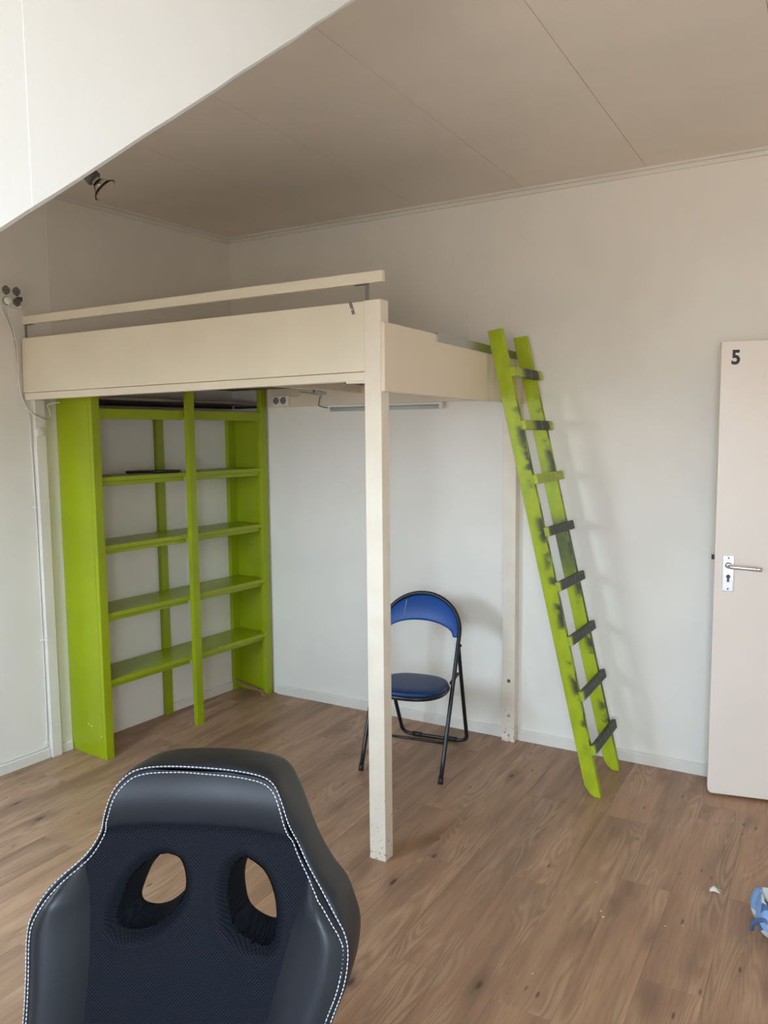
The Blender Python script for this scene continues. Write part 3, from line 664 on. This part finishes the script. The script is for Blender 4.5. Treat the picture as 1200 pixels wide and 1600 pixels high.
tag(cb, 'white cable hanging from the plug past the left end of the loft bed', 'cable')
cb2 = tube('white_cable', smooth_path(lwpts([(1.512,0.006,2.27),(1.500,0.005,2.235),(1.480,0.0052,2.19),(1.461,0.0052,2.124),(1.4525,0.0052,2.032),(1.446,0.0052,1.909),(1.433,0.0052,1.842),(1.407,0.0052,1.786),(1.397,0.0052,1.72),(1.397,0.0052,1.597),(1.3915,0.0052,1.276),(1.3905,0.0052,0.95),(1.3905,0.0052,0.619),(1.392,0.0052,0.284),(1.396,0.0052,0.085),(1.412,0.008,0.062),(1.45,0.009,0.057),(1.653,0.009,0.0562),(2.6,0.009,0.0562)]), 6), 0.0036, 'cablew')
tag(cb2, 'white cable clipped down the left wall beside the post', 'cable')
for (t, z_) in ((1.457,2.124),(1.443,1.90),(1.408,1.79),(1.393,1.30),(1.392,0.62),(1.398,0.082)):
    bm = bmesh.new(); a_hexa(bm, [LW(t-.009,0.0006,z_-.005), LW(t+.009,0.0006,z_-.005), LW(t+.009,0.010,z_-.005), LW(t-.009,0.010,z_-.005)], [LW(t-.009,0.0006,z_+.005), LW(t+.009,0.0006,z_+.005), LW(t+.009,0.010,z_+.005), LW(t-.009,0.010,z_+.005)]); finish('cable_clip', bm, 'whitepl', cb2)
# double socket on the ledger under the bed
RB = Matrix(((1,0,0,0.430),(0,0,-1,-0.0465),(0,1,0,1.855),(0,0,0,1)))
ds = thing('double_socket', 'white double socket on the ledger under the loft bed', 'socket', (0,0,0))
bm = bmesh.new(); a_prism(bm, [(-0.056,-0.030),(0.056,-0.030),(0.056,0.030),(-0.056,0.030)], 2, 0.0, 0.026); bmesh.ops.transform(bm, matrix=RB, verts=bm.verts); finish('housing', bm, 'whitepl', ds, bevel=0.003)
for cx in (-0.027, 0.027): socket_face(ds, 'outlet', RB @ Matrix.Translation((0,0,0.0235)), cx, 0)
bn = thing('cable_bundle', 'tangled white cable bundle hung above the tube light', 'cable', (0.66, -0.065, 1.893))
sp = []
for k in range(60):
    a = k*0.52; sp.append((0.075*cos(a)*(1+0.25*sin(a*0.37)), -0.012*sin(a*0.9), 0.003 + 0.013*sin(a)*(0.8+0.3*cos(a*0.23)) - 0.011*cos(a)))
tube('coil', smooth_path(sp, 3), 0.0030, 'cablew', bn, 8)
tube('tie', [(0.02,-0.02,0.03),(0.03,-0.02,0.002)], 0.005, 'lampgrey', bn, 8)
tube('lead', smooth_path([(-0.175,0.008,-0.012),(-0.12,0.012,-0.016),(-0.08,0.012,0.005),(-0.06,0.005,0.012)], 6), 0.003, 'cablew', bn, 8)
tube('drop_lead', smooth_path([(0.06,0.0,-0.015),(0.045,0.006,-0.05),(0.045,0.008,-0.075),(0.105,0.010,-0.088)], 6), 0.0028, 'lampgrey', bn, 8)
tl = thing('tube_light', 'slim grey tube light fixed under the loft bed', 'light', (1.13, -0.03, 1.81))
box('housing', (-0.372, 0.372, -0.022, 0.030, -0.002, 0.0095), 'whitepl', tl, bevel=0.002)
bm = bmesh.new(); a_cyl(bm, (-0.355,-0.010,-0.014), (0.355,-0.010,-0.014), 0.012, 14); finish('tube', bm, 'grille', tl, smooth=True)
for s_ in (-1, 1): box('end_holder', (s_*0.363-0.009, s_*0.363+0.009, -0.024, 0.004, -0.027, 0.000), 'whitepl', tl, bevel=0.002)
# ceiling spot
LX, LY = 0.70, -1.62
sp_ = thing('spot_lamp', 'dark grey ceiling spot lamp with clear glass reflector bulb', 'lamp', (LX, LY, H))
bm = bmesh.new(); a_lathe(bm, [(0.0001,-0.022),(0.030,-0.022),(0.040,-0.016),(0.042,0.0)], Matrix(), 24); finish('ceiling_rose', bm, 'lampgrey', sp_, smooth=True)
tube('arm', [(0,0,-0.02),(-0.022,-0.030,-0.148)], 0.006, 'lampgrey', sp_, 10)
dirv = (Vector((0.511, 0.421, -0.678))).normalized(); base = Vector((-0.022, -0.030, -0.152))
Mx = Matrix.Translation(base) @ Vector((0,0,1)).rotation_difference(dirv).to_matrix().to_4x4() @ Matrix.Diagonal((1.4, 1.4, 0.78, 1))
bm = bmesh.new(); a_lathe(bm, [(0.0001,-0.012),(0.018,-0.012),(0.021,-0.006),(0.023,0.050),(0.021,0.056),(0.0001,0.056)], Mx, 24); finish('lamp_holder', bm, 'lampgrey', sp_, smooth=True)
bm = bmesh.new(); a_lathe(bm, [(0.012,0.056),(0.015,0.070),(0.020,0.085),(0.030,0.108),(0.0385,0.122),(0.0395,0.126),(0.037,0.1275),(0.028,0.110),(0.018,0.088),(0.012,0.074),(0.0001,0.070)], Mx, 28); finish('bulb', bm, 'glass', sp_, smooth=True)
bm = bmesh.new(); a_lathe(bm, [(0.0001,0.072),(0.006,0.073),(0.0075,0.085),(0.006,0.100),(0.0001,0.104)], Mx, 16); finish('burner', bm, 'chrome', sp_, smooth=True)

# ================================================================== GAMING CHAIR (facing the camera)
GO = Vector((2.5774, -3.2091, 0)); GA = 0.41588; REC = radians(10)
gc = thing('gaming_chair', 'black leather racing style gaming chair with white double stitching', 'chair', GO, GA)
def G(u, v, w): return Vector((u, v*sin(REC) - w*cos(REC), v*cos(REC) + w*sin(REC)))   # w towards the sitter
OUT = [(-0.248,0.46),(-0.262,0.60),(-0.267,0.721),(-0.265,0.78),(-0.265,0.83),(-0.266,0.88),(-0.260,0.914),(-0.230,0.953),(-0.182,0.994),(-0.157,1.032),(-0.138,1.082),(-0.119,1.123),(-0.099,1.140),(-0.058,1.151),(0.011,1.155),(0.07,1.153),(0.114,1.145),(0.141,1.131),(0.154,1.110),(0.170,1.078),(0.191,1.027),(0.216,0.985),(0.240,0.957),(0.252,0.925),(0.256,0.885),(0.251,0.837),(0.236,0.798),(0.220,0.754),(0.208,0.70),(0.201,0.60),(0.192,0.46)]
ST = [(-0.238,0.46),(-0.252,0.60),(-0.257,0.721),(-0.256,0.78),(-0.256,0.83),(-0.257,0.88),(-0.251,0.912),(-0.215,0.957),(-0.166,1.006),(-0.139,1.060),(-0.124,1.100),(-0.108,1.122),(-0.088,1.135),(-0.046,1.141),(0.022,1.141),(0.097,1.135),(0.122,1.124),(0.138,1.098),(0.152,1.050),(0.174,1.003),(0.201,0.965),(0.226,0.930),(0.239,0.910),(0.243,0.885),(0.236,0.837),(0.213,0.772),(0.197,0.70),(0.190,0.60),(0.180,0.46)]
def resamp(pts, n):
    P = smooth_path([(a, b, 0) for a, b in pts], 8); L = [0]
    for a, b in zip(P, P[1:]): L.append(L[-1] + (b-a).length)
    out = []; j = 0
    for i in range(n):
        s = L[-1]*i/(n-1)
        while j < len(P)-2 and L[j+1] < s: j += 1
        f = (s-L[j])/max(1e-9, L[j+1]-L[j]); out.append(P[j].lerp(P[j+1], min(1, max(0, f))))
    return [(p.x, p.y) for p in out]
def interp(pts, v):     # u at v on a polyline monotone in v
    for (ua, va), (ub, vb) in zip(pts, pts[1:]):
        if (va-v)*(vb-v) <= 0 and va != vb: return ua + (ub-ua)*(v-va)/(vb-va)
    return pts[-1][0] if abs(pts[-1][1]-v) < abs(pts[0][1]-v) else pts[0][0]
OUT = [(u + (0.009 if u < 0 and v < 0.94 else 0.0) - (0.007 if u > 0.12 and v > 0.92 else 0.0), v) for u, v in OUT]
ST = [(u + (0.008 if u < 0 and v < 0.93 else 0.0) + (0.007 if u > 0.11 else 0.0), v) for u, v in ST]
STS = resamp(ST, 240)
top_i = max(range(240), key=lambda i: STS[i][1])
SLc = STS[:top_i+1]; SRc = STS[top_i:]
def mono(c, up):
    out = [c[0]] 
    for p in c[1:]:
        if (p[1] > out[-1][1]) == up and p[1] != out[-1][1]: out.append(p)
    return out
SLm = mono(SLc, True); SRm = mono(SRc, False)
ML = [(-0.172,0.46),(-0.170,0.65),(-0.168,0.739),(-0.165,0.797),(-0.163,0.846),(-0.164,0.915),(-0.168,0.954),(-0.178,0.995)]
MR = [(0.092,0.46),(0.103,0.65),(0.120,0.758),(0.139,0.826),(0.160,0.903),(0.172,0.942),(0.183,0.981),(0.190,0.991)]
HL = resamp([(-0.049,1.0),(-0.075,0.992),(-0.106,0.963),(-0.124,0.923),(-0.13,0.898),(-0.12,0.884),(-0.093,0.881),(-0.067,0.889),(-0.044,0.907),(-0.023,0.933),(-0.018,0.962),(-0.028,0.992),(-0.049,1.0)], 90)[:-1]
HR = resamp([(0.079,1.001),(0.059,0.986),(0.051,0.956),(0.054,0.922),(0.064,0.893),(0.09,0.874),(0.118,0.868),(0.128,0.887),(0.131,0.921),(0.124,0.955),(0.108,0.983),(0.079,1.001)], 90)[:-1]
def inside(p, poly):
    c = False; x, y = p
    for (xa, ya), (xb, yb) in zip(poly, poly[1:]+poly[:1]):
        if (ya > y) != (yb > y) and x < (xb-xa)*(y-ya)/(yb-ya)+xa: c = not c
    return c
def near(p, poly):
    b = 1e9; q = None
    for a in poly:
        d = (a[0]-p[0])**2+(a[1]-p[1])**2
        if d < b: b, q = d, a
    return sqrt(b), q
def sst(a, b, x):
    t = min(1, max(0, (x-a)/(b-a))); return t*t*(3-2*t)
def seam_v(u): return 1.050 - 0.42*(u-0.005)**2
TOPV = 1.139
V0 = 0.46
def wfun(u, v, b):      # b: 0 on the fabric, 0..1 across a bolster
    w = 0.010 + 0.55*max(0, abs(u-0.0)-0.05)**2
    sv = seam_v(u)
    if v > sv: 
        h = (v-sv)
        w += 0.026*sin(pi*min(1.0, 0.08+h/0.105*0.85))**0.8 - 0.006*exp(-(h/0.006)**2)
    else: w -= 0.008*exp(-((v-sv)/0.006)**2)
    if b > 0: w += 0.038*sin(pi*min(1, b)**0.8*0.62) * sst(1.0, 0.93, v) - 0.008*exp(-(b/0.07)**2)*sst(1.0, 0.96, v) - 0.022*sst(0.7, 1.0, b)*sst(1.0, 0.93, v)
    return w
def row_levels():
    L = []
    v = V0
    while v < 0.85: L.append(v); v += 0.012
    while v < 1.012: L.append(v); v += 0.0034
    while v < 1.1375: L.append(v); v += 0.0045
    return L + [TOPV]
rows_ = row_levels(); NB, NM = 9, 100
# make one row level follow the head seam
kseam = min(range(len(rows_)), key=lambda i: abs(rows_[i]-1.046))
rows_[kseam] = 1.046
front = []
for v in rows_:
    ul = interp(SLm, min(v, 1.139)); ur = interp(SRm, min(v, 1.139))
    ml = interp(ML, v) if v < 0.995 else ul; mr = interp(MR, v) if v < 0.991 else ur
    ml = max(ml, ul); mr = min(mr, ur); row = []
    for i in range(NB): row.append((ul + (ml-ul)*i/NB, v, 1-i/NB if ml > ul+1e-4 else 0))
    for i in range(NM+1): row.append((ml + (mr-ml)*i/NM, v, 0))
    for i in range(1, NB+1): row.append((mr + (ur-mr)*i/NB, v, i/NB if ur > mr+1e-4 else 0))
    out = []
    for u, vv, b in row:
        d = (seam_v(u)-1.046)*exp(-((vv-1.046)/0.03)**2); out.append((u, vv+d, b))
    front.append(out)
NCOL = len(front[0])
uvw = [[None]*NCOL for _ in rows_]; hole_flag = [[0]*NCOL for _ in rows_]
for j, row in enumerate(front):
    for i, (u, v, b) in enumerate(row):
        w = wfun(u, v, b); uu, vv = u, v
        if 0.84 < v < 1.03 and NB <= i <= NB+NM:
            for poly in (HL, HR):
                d, q = near((u, v), poly); ins = inside((u, v), poly)
                if ins: hole_flag[j][i] = 1
                if d < 0.0021: uu, vv = q; d = 0; hole_flag[j][i] = 2
                if not ins or d == 0: w -= 0.020*exp(-(d/0.0085)**1.5) - 0.004*exp(-((d-0.018)/0.010)**2)
        uvw[j][i] = (uu, vv, w)
def build_grid(name, mat, j0, j1, i0, i1, back=None, parent=None):
    bm = bmesh.new(); V = {}
    def vert(j, i):
        if (j, i) not in V:
            u, v, w = uvw[j][i]
            if back is not None: w = back
            V[j, i] = bm.verts.new(G(u, v, w))
        return V[j, i]
    for j in range(j0, j1):
        for i in range(i0, i1):
            f = [hole_flag[a][b] for a, b in ((j,i),(j,i+1),(j+1,i+1),(j+1,i))]
            if any(x == 1 for x in f): continue
            if all(x == 2 for x in f):
                cu_ = sum(uvw[a][b][0] for a, b in ((j,i),(j,i+1),(j+1,i+1),(j+1,i)))/4; cv_ = sum(uvw[a][b][1] for a, b in ((j,i),(j,i+1),(j+1,i+1),(j+1,i)))/4
                if inside((cu_, cv_), HL) or inside((cu_, cv_), HR): continue
            p = [vert(j,i), vert(j,i+1), vert(j+1,i+1), vert(j+1,i)]
            bm.faces.new(p)
    bmesh.ops.remove_doubles(bm, verts=bm.verts, dist=0.0004)
    return finish(name, bm, mat, parent or gc, smooth=True)
TJ = len(rows_)-1
mp_ = build_grid('mesh_panel', 'mesh', 0, kseam, NB, NB+NM); mp_['label'] = 'black mesh fabric centre panel with two openings'
hd = build_grid('head_panel', 'leather', kseam, TJ, 0, NCOL-1)
jb = max(j for j in range(len(rows_)) if rows_[j] < 0.995)+1
build_grid('side_bolster', 'leather', 0, jb, 0, NB); build_grid('side_bolster', 'leather', 0, jb, NB+NM, NCOL-1)
build_grid('rear_panel', 'leather', 0, TJ, 0, NCOL-1, back=-0.083)
# tunnels through the openings
for poly in (HL, HR):
    cx = sum(p[0] for p in poly)/len(poly); cy = sum(p[1] for p in poly)/len(poly)
    bm = bmesh.new(); rings = []
    for k in range(9):
        t = k/8
        s_ = 1.0 - 0.16*sst(0.15, 0.95, t)
        rings.append([bm.verts.new(G(cx+(a-cx)*s_, cy+(b-cy)*s_, (wfun(a, b, 0)-0.0165)*(1-t) - 0.082*t)) for a, b in poly])
    rings.append([bm.verts.new(G(a, b, -0.0835)) for a, b in poly])
    for A, B in zip(rings, rings[1:]):
        for k in range(len(poly)): bm.faces.new((A[k], A[(k+1)%len(poly)], B[(k+1)%len(poly)], B[k]))
    finish('opening_lining', bm, 'mesh', mp_, smooth=True)
# outer band: from the stitch line over the edge to the back
OUS = resamp(OUT, 240)
EDGE = [uvw[j][0] for j in range(len(rows_))] + [uvw[j][-1] for j in range(len(rows_))] + list(uvw[-1])
FLAT = [p for r_ in uvw for p in (r_[:NB+8] + r_[-NB-8:])] + [p for r_ in uvw[kseam:] for p in r_]
def near_w(u, v, S): return min(S, key=lambda p: (p[0]-u)**2+(p[1]-v)**2)[2]
BW = [near_w(u, v, EDGE) for u, v in STS]
for _ in range(6): BW = [BW[0]] + [(BW[i-1]+BW[i]*2+BW[i+1])/4 for i in range(1, 239)] + [BW[-1]]
bm = bmesh.new(); R_ = []
for i in range(240):
    s_ = Vector(STS[i]); o_ = Vector(OUS[i]); d = o_-s_; w0 = BW[i]; prof = [(0,w0-0.003),(0.08,w0+0.001),(0.35,w0+0.001),(0.62,w0-0.004),(0.85,w0-0.014),(0.97,w0-0.028),(1.0,w0-0.045),(0.98,-0.062),(0.80,-0.078),(0.3,-0.084),(0.0,-0.084)]
    R_.append([bm.verts.new(G(s_.x+d.x*a, s_.y+d.y*a, w_)) for a, w_ in prof])
for A, B in zip(R_, R_[1:]):
    for k in range(len(A)-1): bm.faces.new((A[k], A[k+1], B[k+1], B[k]))
bd = finish('edge_band', bm, 'leather', gc, smooth=True)
# double row of white stitches
def stitches(frac, lift):
    P = [ (Vector(STS[i])+(Vector(OUS[i])-Vector(STS[i])).normalized()*frac[1] if frac[0] == 'o' else Vector(STS[i])+(Vector((0.0, max(0.60, min(0.88, STS[i][1]))))-Vector(STS[i])).normalized()*frac[1]).to_3d() for i in range(240)]
    WS = [BW[i] if frac[0] == 'o' else near_w(P[i].x, P[i].y, FLAT) for i in range(240)]
    for _ in range(3): WS = [WS[0]] + [max(WS[i], (WS[i-1]+WS[i]*2+WS[i+1])/4) for i in range(1, 239)] + [WS[-1]]
    Q = [G(P[i].x, P[i].y, WS[i]+lift) for i in range(240)]
    L = [0]
    for a, b in zip(Q, Q[1:]): L.append(L[-1]+(b-a).length)
    bm = bmesh.new(); s = 0; j = 0
    def at(s):
        nonlocal j
        while j < 238 and L[j+1] < s: j += 1
        return Q[j].lerp(Q[j+1], min(1, max(0, (s-L[j])/max(1e-9, L[j+1]-L[j]))))
    while s + 0.0052 < L[-1]:
        a = at(s); b = at(s+0.0048); a_tube(bm, [a, a.lerp(b, 0.5)+Vector((0.0,-0.0006,0.0004)), b], [0.0006, 0.0011, 0.0006], 5); s += 0.0064
    return finish('stitching', bm, 'thread', gc, smooth=True, kind='stuff')
stitches(('o', 0.0040), 0.0018); stitches(('i', 0.0050), 0.0016)
# hidden lower half: seat, mechanism, base
def rbox(name, ext, mat, bev): return box(name, ext, mat, gc, bevel=bev, segs=4)
rbox('seat_cushion', (-0.25, 0.22, -0.46, 0.06, 0.40, 0.50), 'leather', 0.035)
rbox('seat_plate', (-0.12, 0.09, -0.32, -0.04, 0.365, 0.3995), 'blackpl', 0.004)
for sx_ in (-0.30, 0.245):
    bm = bmesh.new(); a_box(bm, sx_, sx_+0.04, -0.30, -0.05, 0.63, 0.66); finish('arm_pad', bm, 'blackpl', gc, bevel=0.01)
    bm = bmesh.new(); a_box(bm, sx_+0.01, sx_+0.03, -0.20, -0.15, 0.375, 0.6295); a_box(bm, min(sx_+0.02, -0.1), max(sx_+0.02, 0.05), -0.20, -0.15, 0.366, 0.385); finish('arm_support', bm, 'blackpl', gc)
bm = bmesh.new(); a_cyl(bm, (-0.015,-0.18,0.12), (-0.015,-0.18,0.3645), 0.025, 20); finish('gas_lift', bm, 'blackpl', gc, smooth=True)
for k in range(5):
    a = 2*pi*k/5+0.3; d = Vector((cos(a), sin(a), 0)); s = Vector((-sin(a), cos(a), 0)); c0 = Vector((-0.015,-0.18,0))
    bm = bmesh.new(); a_hexa(bm, [c0+s*0.025+Vector((0,0,.09)), c0-s*0.025+Vector((0,0,.09)), c0+d*0.30-s*0.016+Vector((0,0,.062)), c0+d*0.30+s*0.016+Vector((0,0,.062))], [c0+s*0.025+Vector((0,0,.13)), c0-s*0.025+Vector((0,0,.13)), c0+d*0.30-s*0.016+Vector((0,0,.085)), c0+d*0.30+s*0.016+Vector((0,0,.085))])
    lg = finish('base_leg', bm, 'blackpl', gc)
    bm = bmesh.new(); p = c0+d*0.29; a_cyl(bm, p-s*0.02+Vector((0,0,.03)), p+s*0.02+Vector((0,0,.03)), 0.03, 18); a_box(bm, p.x-.006, p.x+.006, p.y-.006, p.y+.006, .05, .066); finish('caster', bm, 'blackpl', lg)
bm = bmesh.new(); a_hexa(bm, [(-0.06,0.01,0.366),(0.03,0.01,0.366),(0.03,0.10,0.366),(-0.06,0.10,0.366)], [(-0.06,0.15,0.60),(0.03,0.15,0.60),(0.03,0.17,0.60),(-0.06,0.17,0.60)]); finish('back_bracket', bm, 'blackpl', gc)

# ================================================================== SMALL THINGS ON THE FLOOR
bg_ = thing('cloth_bag', 'crumpled blue and white patchwork cloth bag on the floor', 'bag', (3.285, -1.165, 0))
bm = bmesh.new(); bmesh.ops.create_icosphere(bm, subdivisions=5, radius=1.0)
for v in bm.verts:
    d = v.co.normalized(); a = math.atan2(d.y, d.x)
    rr = 0.125*(1 + 0.10*sin(3*a+0.6) + 0.05*sin(7*a+2*d.z) + 0.03*sin(11*a+5*d.z))
    z = (d.z*0.5+0.5); zz = 0.140*(z**0.75)*(1+0.12*sin(2*a+1)) 
    if d.z > 0.55: zz -= 0.055*sst(0.55, 0.95, d.z)
    fl = 1 - 0.28*z
    v.co = (rr*sqrt(max(0, 1-d.z**2))**0.55*cos(a)*fl, rr*sqrt(max(0, 1-d.z**2))**0.55*sin(a)*fl*1.05, max(0.0, zz))
finish('body', bm, 'bag', bg_, smooth=True)
tube('handle', smooth_path([(-0.10,-0.055,0.020),(-0.095,-0.075,0.055),(-0.06,-0.095,0.085),(-0.035,-0.105,0.05),(-0.03,-0.118,0.018)], 6), 0.007, m_blue('strap_blue', (0.07,0.12,0.26,1), (0.09,0.15,0.30,1)), bg_, 10)
bm = bmesh.new(); vs = [bm.verts.new(p) for p in ((-0.022,0.010,0.002),(-0.008,0.016,0.012),(0.006,0.010,0.006),(0.022,0.012,0.001),(0.0,0.002,0.009),(0.020,-0.008,0.001),(-0.004,-0.008,0.004),(-0.020,-0.010,0.001),(-0.012,0.002,0.011))]
for f in ((0,1,8),(1,2,4),(1,4,8),(2,3,4),(4,5,6),(4,6,8),(6,7,8),(7,0,8)): bm.faces.new([vs[i] for i in f])
o = finish('paper_scrap', bm, 'paper'); o.location = (3.049, -1.014, 0.0); sm = o.modifiers.new('solid', 'SOLIDIFY'); sm.thickness = 0.0008
tag(o, 'small torn white scrap on the floor near the cloth bag', 'scrap')
for (px, py, s_) in ((2.72,-1.33,.004),(2.735,-1.36,.005),(2.93,-1.31,.003),(2.98,-1.28,.003),(2.62,-1.75,.003),(2.66,-1.16,.0035)):
    bm = bmesh.new(); bmesh.ops.create_icosphere(bm, subdivisions=1, radius=s_)
    for v in bm.verts: v.co.z = max(v.co.z*0.5, 0) 
    o = finish('crumb', bm, 'paper'); o.location = (px, py, 0.0); tag(o, 'tiny white crumb lying on the bare floor', 'crumb', 'white crumbs on the floor')
